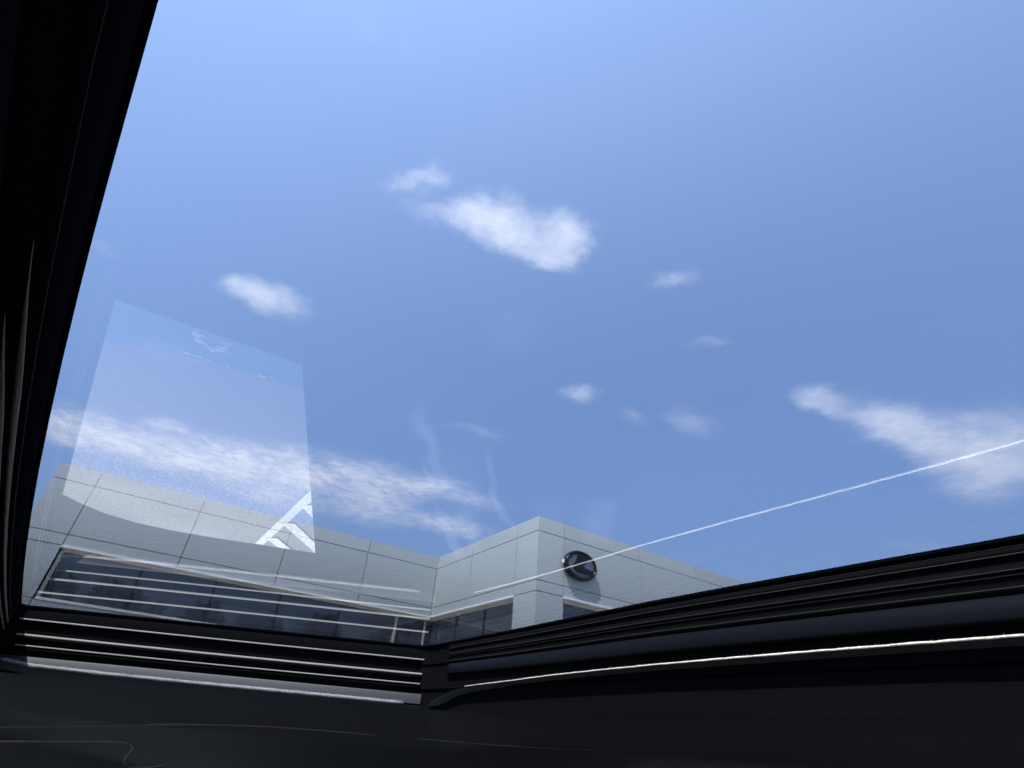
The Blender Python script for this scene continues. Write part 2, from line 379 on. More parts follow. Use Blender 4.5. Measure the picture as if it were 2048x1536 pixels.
# ------------------------------------------------------------------ building
XC, YC, LM, ZE = 9.7209, 20.1044, 6.932, EYE.z
ZT, Z1, Z2, Z3 = 6.0 + ZE, 5.557 + ZE, 4.041 + ZE, 3.72 + ZE
ZS, ZB = 2.27 + ZE, 1.85 + ZE              # sill and foot of the spandrel
bld = thing('dealership_building', 'grey panelled showroom with dark ribbon windows and a stepped front', 'building', (XC, YC, 0))
def build_wall(name, kind, us, win, G=0.022, T=0.04):
    bmP = bmesh.new(); tones = []
    def put(u0, u1, z0, z1, a=G / 2, b=G / 2):
        n0 = len(bmP.faces)
        if kind == 'L': box(bmP, XC + u0 + a, XC + u1 - b, YC, YC + T, z0 + G / 2, z1 - G / 2)
        if kind == 'M': box(bmP, XC, XC + T, YC - u1 + b, YC - u0 - a, z0 + G / 2, z1 - G / 2)
        if kind == 'R': box(bmP, XC + u0 + a, XC + u1 - b, YC - LM, YC - LM + T, z0 + G / 2, z1 - G / 2)
        tones.extend([random.random()] * (len(bmP.faces) - n0))
    for u0, u1 in zip(us, us[1:]):
        a = b = G / 2
        if kind == 'M' and u1 == us[-1]: b = T + 0.0005
        if kind == 'M' and u0 == 0: a = 0.012
        if kind == 'R' and u0 == 0: a = 0
        put(u0, u1, Z1, ZT, a, b); put(u0, u1, Z2, Z1, a, b)
        inwin = win[0] - 1e-6 <= u0 and u1 <= win[1] + 1e-6
        put(u0, u1, Z3 - (G / 2 if inwin else 0), Z2, a, b)
        if not inwin: put(u0, u1, ZS, Z3, a, b)
        put(u0, u1, ZB, ZS, a, b)
        if not inwin: put(u0, u1, 0.05, ZB, a, b)
    o = obj('wall_panels', bmP, M_panel, bld, label=name)
    at = o.data.attributes.new('tone', 'FLOAT', 'FACE')
    for i, v in enumerate(tones[:len(o.data.polygons)]): at.data[i].value = v
    # backing behind the joints (solid except at the window bands)
    bmB = bmesh.new(); D = 0.35
    def back(u0, u1, z0, z1):
        if kind == 'L': box(bmB, XC + u0, XC + u1, YC + T + .002, YC + T + D, z0, z1)
        if kind == 'M': box(bmB, XC + T + .002, XC + T + D, YC - u1 + T + .002, YC - u0, z0, z1)
        if kind == 'R': box(bmB, XC + u0 + T + .002, XC + u1, YC - LM + T + .002, YC - LM + T + D, z0, z1)
    lo, hi = us[0], us[-1]
    back(lo, hi, Z3 + .02, ZT - .01); back(lo, hi, ZB + .01, ZS - .02)
    if win[0] > lo + .01: back(lo, win[0] - .001, ZS - .02, Z3 + .02); back(lo, win[0] - .001, 0.02, ZB + .01)
    if win[1] < hi - .01: back(win[1] + .001, hi, ZS - .02, Z3 + .02); back(win[1] + .001, hi, 0.02, ZB + .01)
    obj('wall_core', bmB, M_joint, bld)
UL = [-13.17, -12.09, -9.06, -6.045, -3.02, 0]
UM = [0, 2.836, 5.7525, 6.932]
UR = [0, 1.063, 4.57, 7.6, 10.6, 13.65, 16.7]
random.seed(11)
build_wall('grey panel wall left of the inner corner', 'L', UL, (-12.09, 0))
build_wall('grey panel side wall between the two front walls', 'M', UM, (0, 5.7525))
build_wall('grey panel wall that carries the round emblem', 'R', UR, (1.063, 16.7))
# roof deck and hidden return walls
bm = bmesh.new()
box(bm, XC + UL[0] + .05, XC + 17, YC + .4, YC + 14, ZT - .5, ZT - .3); box(bm, XC + .4, XC + 17, YC - LM + .4, YC + .399, ZT - .5, ZT - .3)
obj('roof_deck', bm, M_roofing, bld)
bm = bmesh.new()
box(bm, XC + UL[0], XC + UL[0] + .04, YC + .041, YC + 14, .05, ZT - .011)
box(bm, XC + 16.66, XC + 16.7, YC - LM + .041, YC + 14, .05, ZT - .011)
box(bm, XC + UL[0], XC + 16.7, YC + 14, YC + 14.04, .05, ZT - .011)
o = obj('return_wall', bm, M_panel, bld)

def window_band(kind, u0, u1, mulls, light_mulls, z0, z1, first=True):
    """recessed ribbon window: flashing, head, frame, panes, mullions"""
    def B(bm, ua, ub, da, db, za, zb):       # d = depth behind the wall face
        if kind == 'L': return box(bm, XC + ua, XC + ub, YC + da, YC + db, za, zb)
        if kind == 'M': return box(bm, XC + da, XC + db, YC - ub, YC - ua, za, zb)
        return box(bm, XC + ua, XC + ub, YC - LM + da, YC - LM + db, za, zb)
    w = bmesh.new()
    F = .14
    j = 0 if kind == 'R' else 0
    s0, s1 = (u0 + .05, u1) if kind != 'M' else (u0 + .0, u1 - .05)
    if kind == 'M': s0, s1 = u0 - .19, u1 - .03
    if kind == 'L': s0, s1 = u0 + .03, u1 + .19
    B(w, s0, s1, .13, .24, z1 - F, z1 - .002)
    B(w, s0, s1, .13, .24, z0 + .002, z0 + .06)
    if kind == 'L': B(w, u0 + .03, u0 + .12, .10, .24, z0 + .062, z1 - F - .002)
    if kind == 'M': B(w, u1 - .10, u1 - .03, .13, .24, z0 + .062, z1 - F - .002)
    if kind == 'R': B(w, u0 + .0, u0 + .06, .13, .24, z0 + .062, z1 - F - .002)
    fr = obj('window', w, M_cream, bld)
    l = bmesh.new()
    ext = dict(L=(u0 - .0, u1 - .026), M=(u0 + .0, u1 - .0), R=(u0, u1))[kind]
    B(l, ext[0], ext[1], -.05, .125, z1 - .05, z1 + .008)
    if z0 > 2.5: B(l, ext[0] + .04, ext[1], -.02, .125, z0 - .012, z0 + .05)
    obj('flashing', l, M_lip, fr)
    edges = [s0 + .001] + sorted(mulls + light_mulls) + [s1 - .001]
    for a, b in zip(edges, edges[1:]):
        if b - a < .05: continue
        p = bmesh.new(); B(p, a + .012, b - .012, .20, .212, z0 + .062, z1 - F - .001)
        obj('pane', p, M_pane, fr)
    for q in mulls:
        p = bmesh.new(); B(p, q - .02, q + .02, .16, .23, z0 + .064, z1 - F - .002); obj('mullion', p, M_mull, fr)
    for q in light_mulls:
        p = bmesh.new(); B(p, q - .035, q + .035, .07, .23, z0 + .064, z1 - F - .002); obj('mullion', p, M_lmull, fr, label='pale mullion near the inner corner')
    # dark room behind the glass
    r = bmesh.new(); B(r, u0 + .02, u1 - .02, 1.2, 1.3, z0 - .02, z1 + .02); obj('room_blind', r, M_joint, fr)
    return fr
for z0, z1 in ((ZS, Z3), (0.15, ZB)):
    window_band('L', -12.09, 0, [-9.91, -7.77, -5.67, -3.54], [-1.33], z0, z1)
    window_band('M', 0, 5.7525, [1.87, 3.80], [], z0, z1)
    window_band('R', 1.063, 16.7, [4.3, 7.6, 10.6, 13.6], [], z0, z1)
# corner post where the two ribbon windows meet
bm = bmesh.new(); box(bm, XC - .16, XC - .09, YC + .07, YC + .129, ZS + .064, Z3 - .142); obj('corner_post', bm, M_lmull, bld)
# parapet coping
bm = bmesh.new()
box(bm, XC + UL[0] - .01, XC - .001, YC + .003, YC + .4, ZT - .010, ZT + .03)
box(bm, XC + .003, XC + .4, YC - LM + .003, YC + .3995, ZT - .0099, ZT + .0302)
box(bm, XC + .401, XC + 16.71, YC - LM + .003, YC - LM + .4, ZT - .0101, ZT + .0299)
obj('parapet_coping', bm, M_panel, bld)

# ------------------------------------------------------------------ emblem
YW = YC - LM
ECX, ECZ = 11.36, 4.745 + ZE; EA, EB = 0.665, 0.468; DEP = 0.23
emb = thing('oval_emblem', 'big dark oval emblem with a slanted letter inside, mounted off the grey wall', 'emblem', (ECX, YW, ECZ))
def ell(a, b, n=56, cx=0, cz=0, e=2.0):
    return [(ECX + cx + a * math.cos(2 * math.pi * k / n), ECZ + cz + b * math.sin(2 * math.pi * k / n)) for k in range(n)]
def loft_y(loops, capf=True, capb=True):
    bm = bmesh.new(); rs = [[bm.verts.new((x, y, z)) for x, z in lp] for lp, y in loops]; n = len(rs[0])
    for A, B in zip(rs, rs[1:]):
        for k in range(n): bm.faces.new((A[k], A[(k + 1) % n], B[(k + 1) % n], B[k]))
    if capb: bm.faces.new(rs[0])
    if capf: bm.faces.new(rs[-1][::-1])
    return bm
obj('backing_disc', loft_y([(ell(EA - .02, EB - .02), YW - .05), (ell(EA, EB), YW - .08), (ell(EA, EB), YW - DEP + .06), (ell(EA - .03, EB - .03), YW - DEP + .045)]), M_emb, emb, True)
obj('field', loft_y([(ell(EA - .09, EB - .09), YW - DEP + .043), (ell(EA - .09, EB - .09), YW - DEP + .035), (ell(EA - .2, EB - .16), YW - DEP + .028)]), M_embf, emb, True)
def ring(a0, b0, a1, b1, y0, h):
    seg = 10; bm = bmesh.new(); rs = []
    for j in range(seg + 1):
        t = j / seg; f = math.sin(math.pi * t); a = a0 + (a1 - a0) * t; b = b0 + (b1 - b0) * t
        rs.append([bm.verts.new((x, y0 - h * f ** .7, z)) for x, z in ell(a, b, 72)])
    for A, B in zip(rs, rs[1:]):
        for k in range(72): bm.faces.new((A[k], A[(k + 1) % 72], B[(k + 1) % 72], B[k]))
    return bm
obj('ring', ring(EA + .002, EB + .002, EA - .115, EB - .105, YW - DEP + .052, .06), M_emb, emb, True)
Lp = [(-.14, .385), (.22, .375), (.36, .32), (.12, .10), (-.02, -.055), (.50, -.10), (.46, -.235), (.10, -.26), (-.22, -.24), (-.37, -.15), (-.35, -.02), (-.22, .13)]
lp0 = [(ECX + x, ECZ + z) for x, z in Lp]
cxm = sum(x for x, z in lp0) / len(lp0)
bm = loft_y([(lp0, YW - DEP + .04), (lp0, YW - DEP + .0)])
bmesh.ops.bevel(bm, geom=[e for e in bm.edges if all(abs(v.co.y - (YW - DEP)) < 1e-4 for v in e.verts)], offset=.022, segments=2, affect='EDGES')
obj('letter_stroke', bm, M_emb, emb)
for dx, dz in ((-.42, .05), (.42, .05), (0, -.3)):
    bm = bmesh.new(); tube(bm, [(ECX + dx, YW + .002, ECZ + dz), (ECX + dx, YW - .06, ECZ + dz)], .03, 10); obj('standoff', bm, M_rim, emb)
bm = bmesh.new(); box(bm, ECX - EA - .035, ECX - EA + .03, YW - .14, YW - .06, ECZ - .03, ECZ + .09, .008); obj('side_glint', bm, M_lip, emb)  # white block put in for the sunlit glint on the emblem's side

# ------------------------------------------------------------------ trees and lamp mirrored in the windows
def tree_meshes(seed, h, cw):
    rnd = random.Random(seed)
    t = bmesh.new()
    tube(t, [(0, 0, 0), (.05, .03, h * .25), (.0, .08, h * .5), (.06, .0, h * .8)], [.22, .17, .12, .04], 9)
    for k in range(9):
        a = rnd.uniform(0, 6.28); z0 = h * rnd.uniform(.28, .6); L = cw * rnd.uniform(.5, .9)
        tube(t, [(0.03, .03, z0), (L * .5 * math.cos(a), L * .5 * math.sin(a), z0 + L * .4), (L * math.cos(a), L * math.sin(a), z0 + L * .9)], [.08, .05, .02], 6)
    c = bmesh.new(); clumps = []
    for k in range(38):
        a = rnd.uniform(0, 6.28); r = cw * math.sqrt(rnd.random()) * .9; z = h * (.38 + .6 * rnd.random())
        f = 1 - ((z / h - .62) / .5) ** 2
        clumps.append((r * math.cos(a) * max(f, .2), r * math.sin(a) * max(f, .2), z, rnd.uniform(.45, .95)))
    for k in range(3600):
        cx, cy, cz, cr = rnd.choice(clumps)
        v = Vector((rnd.gauss(0, 1), rnd.gauss(0, 1), rnd.gauss(0, .75))).normalized() * cr * rnd.uniform(.5, 1.08)
        p = Vector((cx, cy, cz)) + v; s = rnd.uniform(.06, .15)
        a = Vector((rnd.gauss(0, 1), rnd.gauss(0, 1), rnd.gauss(0, 1))).normalized(); b = a.orthogonal().normalized()
        c.faces.new([c.verts.new(p + a * s), c.verts.new(p + b * s * .6), c.verts.new(p - a * s), c.verts.new(p - b * s * .6)])
    return t, c
VAR = []
for seed, h, cw in ((1, 8.6, 2.6), (5, 7.6, 2.1)):
    t, c = tree_meshes(seed, h, cw)
    r = thing('broadleaf_tree', 'tree', 'tree')
    obj('trunk', t, M_bark, r); obj('crown', c, M_leaf, r); VAR.append(r)
def copy_tree(o, parent=None):
    c = o.copy(); COL.objects.link(c); c.parent = parent
    for ch in o.children: copy_tree(ch, c)
    return c
spots = [(-6.3, -24, 0, 1.28, 'broad dark tree across the lot, leftmost in the window reflections'),
         (-1.5, -26, 1, 1.42, 'narrower tree across the lot, second from the left in the reflections'),
         (1.0, -23, 0, 1.15, 'low rounded tree across the lot, middle of the reflected row'),
         (6.2, -25, 1, 1.36, 'slim tree across the lot, right of the low rounded one'),
         (11.5, -24, 0, 1.22, 'full crowned tree across the lot beside the lamp post'),
         (19.0, -27, 1, 1.5, 'tallest tree across the lot, far right of the row')]
used = set()
for x, y, v, s, lab in spots:
    o = VAR[v] if v not in used else copy_tree(VAR[v]); used.add(v)
    o.location = (x, y, 0); o.rotation_euler.z = x; o.scale = (s, s, s); o['label'] = lab; o['group'] = 'trees across the lot mirrored in the windows'
lp = thing('street_lamp', 'slim twin armed lamp post across the lot', 'street lamp', (16.5, -24, 0))
bm = bmesh.new(); tube(bm, [(16.5, -24, 0), (16.5, -24, 9.9)], [.11, .07], 10); obj('pole', bm, M_pole, lp)
for s in (-1, 1):
    bm = bmesh.new(); tube(bm, [(16.5, -24, 9.7), (16.5 + s * .9, -24, 9.85)], .035, 6); box(bm, 16.5 + s * .9 - .3, 16.5 + s * .9 + .3, -24.12, -23.88, 9.8, 9.92, .02); obj('lamp_head', bm, M_pole, lp)

# ------------------------------------------------------------------ the car we sit in (heights below are relative to the eye)
car = thing('parked_car', 'dark cabin of the car seen from inside under its glass sunroof', 'car', (0, 0.5, 0))
GZ = 0.13
C_ = [(0.022, -0.42), (0.0, -0.22), (-0.018, -0.06), (-0.0336, 0.02), (-0.039, 0.05), (-0.0450, 0.089), (-0.0491, 0.12), (-0.053, 0.15), (-0.0568, 0.18), (-0.0616, 0.22), (-0.0685, 0.28), (-0.0772, 0.36), (-0.0876, 0.46), (-0.0993, 0.58), (-0.1123, 0.72), (-0.1281, 0.9), (-0.1446, 1.1), (-0.1517, 1.19)]
K1 = [(-0.1545, 1.225), (-0.154, 1.240), (-0.145, 1.2425)]
B_ = [(-0.10, 1.2225), (0.0, 1.177), (0.14, 1.1125), (0.285, 1.046), (0.40, 0.9935), (0.445, 0.9730)]
K2 = [(0.458, 0.965), (0.4635, 0.955), (0.4645, 0.94)]
A_ = [(0.4635, 0.87), (0.461, 0.796), (0.457, 0.674), (0.4514, 0.575), (0.4458, 0.48), (0.4414, 0.403), (0.4400, 0.29), (0.441, 0.174), (0.442, 0.107), (0.442, -0.1), (0.440, -0.40)]
K3 = [(0.438, -0.425), (0.43, -0.435), (0.41, -0.44)]
D_ = [(0.2, -0.44), (0.06, -0.44)]
K4 = [(0.03, -0.438), (0.024, -0.431)]
LOOP = [Vector((x, y, 0)) for x, y in C_ + K1 + B_ + K2 + A_ + K3 + D_ + K4]
def sub(pts, n, z=0): return [p + Vector((0, 0, z)) for p in resample([Vector((x, y, 0)) for x, y in pts], n)]

# glass pane (real thickness is in the seal round it)
bm = bmesh.new(); ns = outward(LOOP, True, (0.2, 0.3))
bm.faces.new([bm.verts.new((p.x + n.x * .012, p.y + n.y * .012, GZ - .0012 + EYE.z)) for p, n in zip(LOOP, ns)])
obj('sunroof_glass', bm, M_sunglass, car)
sweep('glass_seal', LOOP, [(.0, GZ - .0013), (.0, GZ - .0035), (.0045, GZ - .006), (.014, GZ - .006), (.014, GZ - .0006), (.0122, GZ - .0006), (.0122, GZ - .0013)], M_blk2, car, True, False)
sweep('cassette_wall', LOOP, [(.0045, GZ - .0058), (.0045, .098), (.007, .095), (.007, .060), (.010, .058), (.010, .030)], M_blk, car, True, False)

# front rail (the side towards the windscreen): stepped ridges, slate band
Apath = sub(A_[:-1], 60)
sweep('front_rail', Apath, [(.0042, .1242), (.0008, .1215), (.0002, .1195), (.0016, .1175), (.0030, .1160), (.0030, .1120), (.0004, .1098), (.0004, .1090), (.0022, .1078), (.0012, .1066), (.0026, .1052), (.0034, .101), (.0026, .0993), (.0034, .0978), (.0042, .0965)], M_blk, car)
for z, r, o_ in ((.1182, .0005, .0010), (.1092, .0007, .0010), (.1063, .00045, .0018), (.0995, .0004, .0030), (.1232, .0004, .0022)):
    sweep('guide_ridge', [p for p in Apath], disc_profile(r, o_, z, 8), M_ridge, car, solid=True)
sweep('slate_band', sub([(x, y) for x, y in A_[:-1]], 60), [(.0065, .0968), (.0030, .0945), (.0016, .0885), (.0004, .0822), (.0010, .0806), (.0068, .0796)], M_band, car, solid=True)

# rear rail: smooth frit band, two ridges with brownish reflected light in their colour
Cpath = sub(C_, 60)
sweep('rear_rail', Cpath, [(.0042, .1242), (.0006, .1228), (.0006, .1045), (.0020, .1030), (.0020, .1015), (.0008, .1000), (.0008, .0990), (.0026, .0985), (.0026, .0820), (.0065, .0812)], M_blk, car)
for z0, z1, o_, y0_ in ((.0944, .0968, .0005, .13), (.0846, .0864, .0007, .14)):
    bm = bmesh.new(); P_ = [p for p in Cpath if p.y > y0_]; ns = outward(P_, False, (0.15, 0.45)); rings = []
    for p, q in zip(P_, ns):
        k = min(1, (p.y - y0_) / .12); k = k * k * (3 - 2 * k); rec = (1 - k) * .0022; hz = (z0 + z1) / 2  # taper imitates the highlight fading towards the near end
        prof = [(.0028, hz + (z1 - hz) * (.06 + .94 * k)), (o_ + rec + .0004, hz + (z1 - .0004 - hz) * (.06 + .94 * k)), (o_ + rec, hz), (o_ + rec + .0002, hz + (z0 + .0004 - hz) * (.06 + .94 * k)), (.0028, hz + (z0 - hz) * (.06 + .94 * k))]
        rings.append([bm.verts.new((p.x + q.x * a, p.y + q.y * a, z + ZE)) for a, z in prof])
    for A, B in zip(rings, rings[1:]):
        for k in range(5): bm.faces.new((A[k], A[(k + 1) % 5], B[(k + 1) % 5], B[k]))
    obj('guide_ridge', bm, M_rridge, car, True)
sweep('guide_ridge', Cpath, disc_profile(.00025, .0004, .1022, 8), M_ridge, car, solid=True)

# far rail: three bright aluminium ribs on a black wall
RB = [(-0.148, 1.2435), (0.0, 1.1765), (0.14, 1.112), (0.285, 1.0455), (0.4685, 0.9605)]
for z, hgt, xa, xb in ((.1073, .0021, -0.147, 0.4660), (.0845, .0028, -0.1400, 0.4655), (.0692, .0018, -0.1345, 0.4645)):
    a, b = Vector((RB[0][0], RB[0][1], 0)), Vector((RB[-1][0], RB[-1][1], 0)); d_ = (b - a)
    pts = [a + d_ * ((xa - a.x) / d_.x), a + d_ * ((xb - a.x) / d_.x)]
    pts = resample(pts, 24)
    # slight droop to follow the curved roof
    for i, p in enumerate(pts): p.z = -0.0014 * (i / 24) - 0.0008 * math.sin(math.pi * i / 24)
    for i, p in enumerate(pts): p += Vector((-.0012, -.0028, 0))
    sweep('bright_rib', pts, [(.006, z + hgt * .5), (.0022, z + hgt * .5), (.0, z + hgt * .1), (.0, z - hgt * .4), (.001, z - hgt * .5), (.006, z - hgt * .5)], M_rib, car, solid=True, smooth_=False)
Bpath = sub([(-0.15, 1.2445), (0.46, 0.9645)], 30)
sweep('far_rail', Bpath, [(.0040, .1235), (.0020, .118), (.0030, .112), (.0030, .100), (.0045, .098), (.0050, .089), (.0062, .080), (.0055, .074), (.0065, .062), (.0065, .055)], M_blk, car)

# ledge and fabric lip under the far rail
lipB = [(-0.150, 1.245, .0475), (-0.1259, 1.2343, .0450), (-0.101, 1.2229, .0420), (-0.0039, 1.1786, .0395), (0.1382, 1.1136, .0383), (0.2857, 1.0462, .0376), (0.4704, 0.9620, .0368)]
lb = resample([Vector(p) for p in lipB], 70)
bm = bmesh.new(); rows = []
nB = Vector((0.416, 0.909, 0))
for i, p in enumerate(lb):
    top = Vector((p.x, p.y, .0543 - .0015 * i / 70)); low = Vector((p.x, p.y, p.z + .0008))
    rows.append([bm.verts.new(top + nB * .006 + Vector((0, 0, EYE.z))), bm.verts.new(top - nB * .001 + Vector((0, 0, EYE.z))), bm.verts.new(top.lerp(low, .12) - nB * .0016 + Vector((0, 0, EYE.z))), bm.verts.new(top.lerp(low, .45) - nB * .0035 + Vector((0, 0, EYE.z))), bm.verts.new(low - nB * .0055 + Vector((0, 0, EYE.z)))])
for A, B in zip(rows, rows[1:]):
    for k in range(4): bm.faces.new((A[k], A[k + 1], B[k + 1], B[k]))
obj('slate_ledge', bm, M_led, car, True)
def fuzzy_piping(name, pts, r, M, fibres, seed, flen, ends=True, wob=.0003, taper=0.0):
    rnd = random.Random(seed); bm = bmesh.new(); P = [Vector(p) + Vector((0, 0, EYE.z)) for p in pts]
    rr = [r * (0.25 if (ends and i in (0, len(P) - 1)) else 1 - taper * (i / len(P)) ** 1.3) * rnd.uniform(.85, 1.15) for i in range(len(P))]
    tube(bm, [p + Vector((0, 0, rnd.gauss(0, wob * .3))) for p in P], rr, 10)
    for _ in range(fibres):
        i = rnd.randrange(len(P) - 1); p = P[i].lerp(P[i + 1], rnd.random())
        t = (P[i + 1] - P[i]).normalized(); a = rnd.uniform(-.6, 2.2) ; q = Vector((t.y, -t.x, 0))
        if q.dot(Vector((0.15, .45, 0)) - Vector((p.x, p.y, 0))) < 0: q = -q
        d = (q * math.cos(a) + Vector((0, 0, 1)) * math.sin(a) + t * rnd.gauss(0, .5)).normalized()
        b0 = p + d * r * .7; b1 = p + d * (r + flen * rnd.random()); w = t * .00012
        bm.faces.new([bm.verts.new(b0 - w), bm.verts.new(b0 + w), bm.verts.new(b1 + w * .3), bm.verts.new(b1 - w * .3)])
    return obj(name, bm, M, car, True)
fuzzy_piping('lip_piping', [p - nB * .0075 + Vector((0, 0, .0004)) for p in lb[1:-3]], .0026, M_trimb, 6500, 2, .0026)
trimA = [(0.4418, -0.30, .0722), (0.4418, 0.0, .0724), (0.4418, 0.1072, 0.0725), (0.441, 0.1743, 0.0722), (0.4398, 0.2899, 0.0711), (0.4414, 0.4027, 0.070), (0.4458, 0.4797, 0.0692), (0.4514, 0.5752, 0.0676), (0.4571, 0.6736, 0.0648), (0.4607, 0.7964, 0.0612)]
ta = resample([Vector(p) for p in trimA], 150)
fuzzy_piping('lit_piping', [p + Vector((-.0012, 0, -.0006)) for p in ta], .00112, M_trim, 700, 4, .0009, taper=.60)

# headliner: from the lip loop outwards and down to the pillars
def lipz(p):
    x, y = p.x, p.y
    if y > .9 or (y > .8 and x > .3 and x < .462):
        pass
    return 0
tail = [(0.4615, 0.8351, .0560), (0.4622, 0.8743, .0485), (0.4635, 0.90, .0435), (0.470, 0.925, .0400)]
LA = [Vector(p) for p in ([(0.4418, -0.42, .0715)] + [(x, y, z - .0020) for x, y, z in trimA[1:]] + tail)]
LB = [Vector((x, y, z - .0018)) - nB * .0050 for x, y, z in lipB]
def strip(rows_, M, name, smooth_=True, label=None):
    bm = bmesh.new(); g_ = [[bm.verts.new(Vector(p) + Vector((0, 0, EYE.z))) for p in r] for r in rows_]
    for A, B in zip(g_, g_[1:]):
        for k in range(len(A) - 1): bm.faces.new((A[k], A[k + 1], B[k + 1], B[k]))
    return obj(name, bm, M, car, smooth_, label)

corner = [Vector((0.4745, .957, .0352)), Vector((0.4765, .948, .0356)), Vector((0.4740, .935, .0370))]
lipP = [LB[0] + (LB[0] - LB[1]).normalized() * .5] + LB + corner + [q for q in LA[::-1]] + [Vector((.4418, -.46, .07))]
cum = [0.0]
for p, q in zip(lipP, lipP[1:]): cum.append(cum[-1] + (q - p).length)
s0 = cum[len(LB)]                                   # end of the far lip
PB = [(0, 0), (.003, -.0035), (.010, -.0075), (.022, -.0135), (.040, -.0225), (.062, -.0335), (.084, -.0435), (.104, -.0530), (.118, -.0600), (.126, -.0635), (.134, -.0650), (.16, -.0670), (.21, -.0760), (.27, -.0930), (.34, -.116), (.42, -.137), (.455, -.145), (.46, -.146)]
PA = [(-.0015, 0), (.001, -.0008), (.006, -.0024), (.014, -.0050), (.026, -.0088), (.042, -.0138), (.062, -.0198), (.086, -.0268), (.112, -.0345), (.14, -.0430), (.17, -.0520), (.205, -.0610), (.24, -.0672), (.260, -.0695), (.270, -.0730), (.276, -.0800), (.285, -.12), (.30, -.32)]
rows_ = []
NS = 200
for p, i in zip(resample(lipP, NS), range(NS + 1)):
    s_ = cum[-1] * i / NS
    w = min(1, max(0, (s_ - (s0 - .10)) / .26)); w = w * w * (3 - 2 * w)
    wp = min(1, max(0, (s_ - (s0 + .0)) / .30)); wp = wp * wp * (3 - 2 * wp)
    ang = math.atan2(.909, .416) * (1 - w)
    fan = .25 * max(-1, min(0, (s_ - s0 - .1) / .7))
    out = Vector((math.cos(ang - fan), math.sin(ang - fan), 0))
    r = []
    for (ob, zb), (oa, za) in zip(PB, PA):
        o_ = ob + (oa - ob) * wp; dz = zb + (za - zb) * wp
        q = p + out * o_; q.z = p.z + dz; q.y = min(q.y, 1.598); q.x = min(q.x, .89); r.append(q)
    rows_.append(r)
strip(rows_, M_head, 'headliner')

# far side body with the passenger window (its upper edge is the bowed header)
def side_panel(y0, y1, outer, hole, M, name):
    bm = bmesh.new(); n_ = len(hole)
    A = [[bm.verts.new((x, y, z + EYE.z)) for x, z in lp] for lp in (outer, hole) for y in (y0, y1)]
    o0, o1, h0, h1 = A
    for k in range(n_):
        j = (k + 1) % n_
        bm.faces.new((o0[k], o0[j], h0[j], h0[k])); bm.faces.new((o1[k], o1[j], h1[j], h1[k])); bm.faces.new((h0[k], h0[j], h1[j], h1[k]))
        bm.faces.new((o0[k], o0[j], o1[j], o1[k]))
    return obj(name, bm, M, car)
hole = [(-.379, -.728), (-.242, -.150), (-.194, -.1375), (-.14, -.1275), (-.072, -.1225), (.006, -.1225), (.084, -.1265), (.162, -.1315), (.214, -.136), (.306, -.142), (.388, -.1485), (.167, -.753)]
outer = [(-.75, -.95), (-.75, .02), (-.42, .02), (-.28, .02), (-.14, .02), (0, .02), (.12, .02), (.22, .02), (.32, .02), (.45, .02), (.9, .02), (.9, -.95)]
side_panel(1.600, 1.635, outer, hole, M_head, 'passenger_door')
bm = bmesh.new(); bm.faces.new([bm.verts.new((x * 1.02, 1.618, z + EYE.z)) for x, z in hole]); obj('side_window', bm, M_sideglass, car)
def pane(pts, M, name):
    bm = bmesh.new(); bm.faces.new([bm.verts.new((x, y, z + EYE.z)) for x, y, z in pts]); return obj(name, bm, M, car)
side_panel(1.600, 1.635, [(-2.0, -.95), (-2.0, .02), (-.752, .02), (-.752, -.95)], [(-1.55, -.45), (-1.45, -.16), (-1.0, -.14), (-1.0, -.45)], M_blk, 'rear_door')
pane([(-1.55, 1.618, -.45), (-1.45, 1.618, -.16), (-1.0, 1.618, -.14), (-1.0, 1.618, -.45)], M_screen, 'rear_side_window')
for x0, x1, nm in ((-.75, .9, 'driver_door'), (-2.0, -.752, 'rear_door')):
    side_panel(-.66, -.62, [(x0, -.95), (x0, .02), (x1, .02), (x1, -.95)], [(x0 + .12, -.42), (x0 + .2, -.14), (x1 - .2, -.14), (x1 - .05, -.42)], M_blk, nm)
    pane([(x0 + .12, -.64, -.42), (x0 + .2, -.64, -.14), (x1 - .2, -.64, -.14), (x1 - .05, -.64, -.42)], M_screen, 'side_window')
# headliner over the near side and the back
bm = bmesh.new()
box(bm, -2.0, -.075 - .10, -.619, 1.599, .06 + ZE, .09 + ZE); box(bm, -.1749, .86, -.619, -.46, .06 + ZE, .09 + ZE)
obj('rear_headliner', bm, M_head, car)
sweep('lip_skirt', [Vector((x, y, 0)) for x, y in C_], [(.008, .080), (.0, .074), (.002, .062), (.03, .056), (.13, .0605)], M_blk, car)
# outer roof skin
bm = bmesh.new(); ns = outward(LOOP, True, (0.2, 0.3)); rr = []
for p, q in zip(LOOP, ns):
    r = []
    for k in range(5):
        t = k / 4; ex = Vector((p.x + q.x * .0142, p.y + q.y * .0142, 0)); 
        tx = max(-2.0, min(.95, ex.x + (q.x) * 3)) if abs(q.x) > .5 else ex.x * 1.0 + (ex.x - .2) * 2.2
        ty = max(-.64, min(1.62, ex.y + (q.y) * 3)) if abs(q.y) > .5 else ex.y + (ex.y - .4) * .28
        tx = max(-2.0, min(.95, tx)); ty = max(-.64, min(1.62, ty))
        e = ex.lerp(Vector((tx, ty, 0)), t); r.append(bm.verts.new((e.x, e.y, GZ - .0006 + ZE - .085 * t * t)))
    rr.append(r)
for i in range(len(rr)):
    A, B = rr[i], rr[(i + 1) % len(rr)]
    for k in range(4): bm.faces.new((A[k], A[k + 1], B[k + 1], B[k]))
obj('roof_skin', bm, M_paint, car, True)
bm = bmesh.new(); box(bm, -2.0, -.19, -.618, 1.598, .092 + ZE, .11 + ZE); obj('roof_liner_board', bm, M_blk, car)
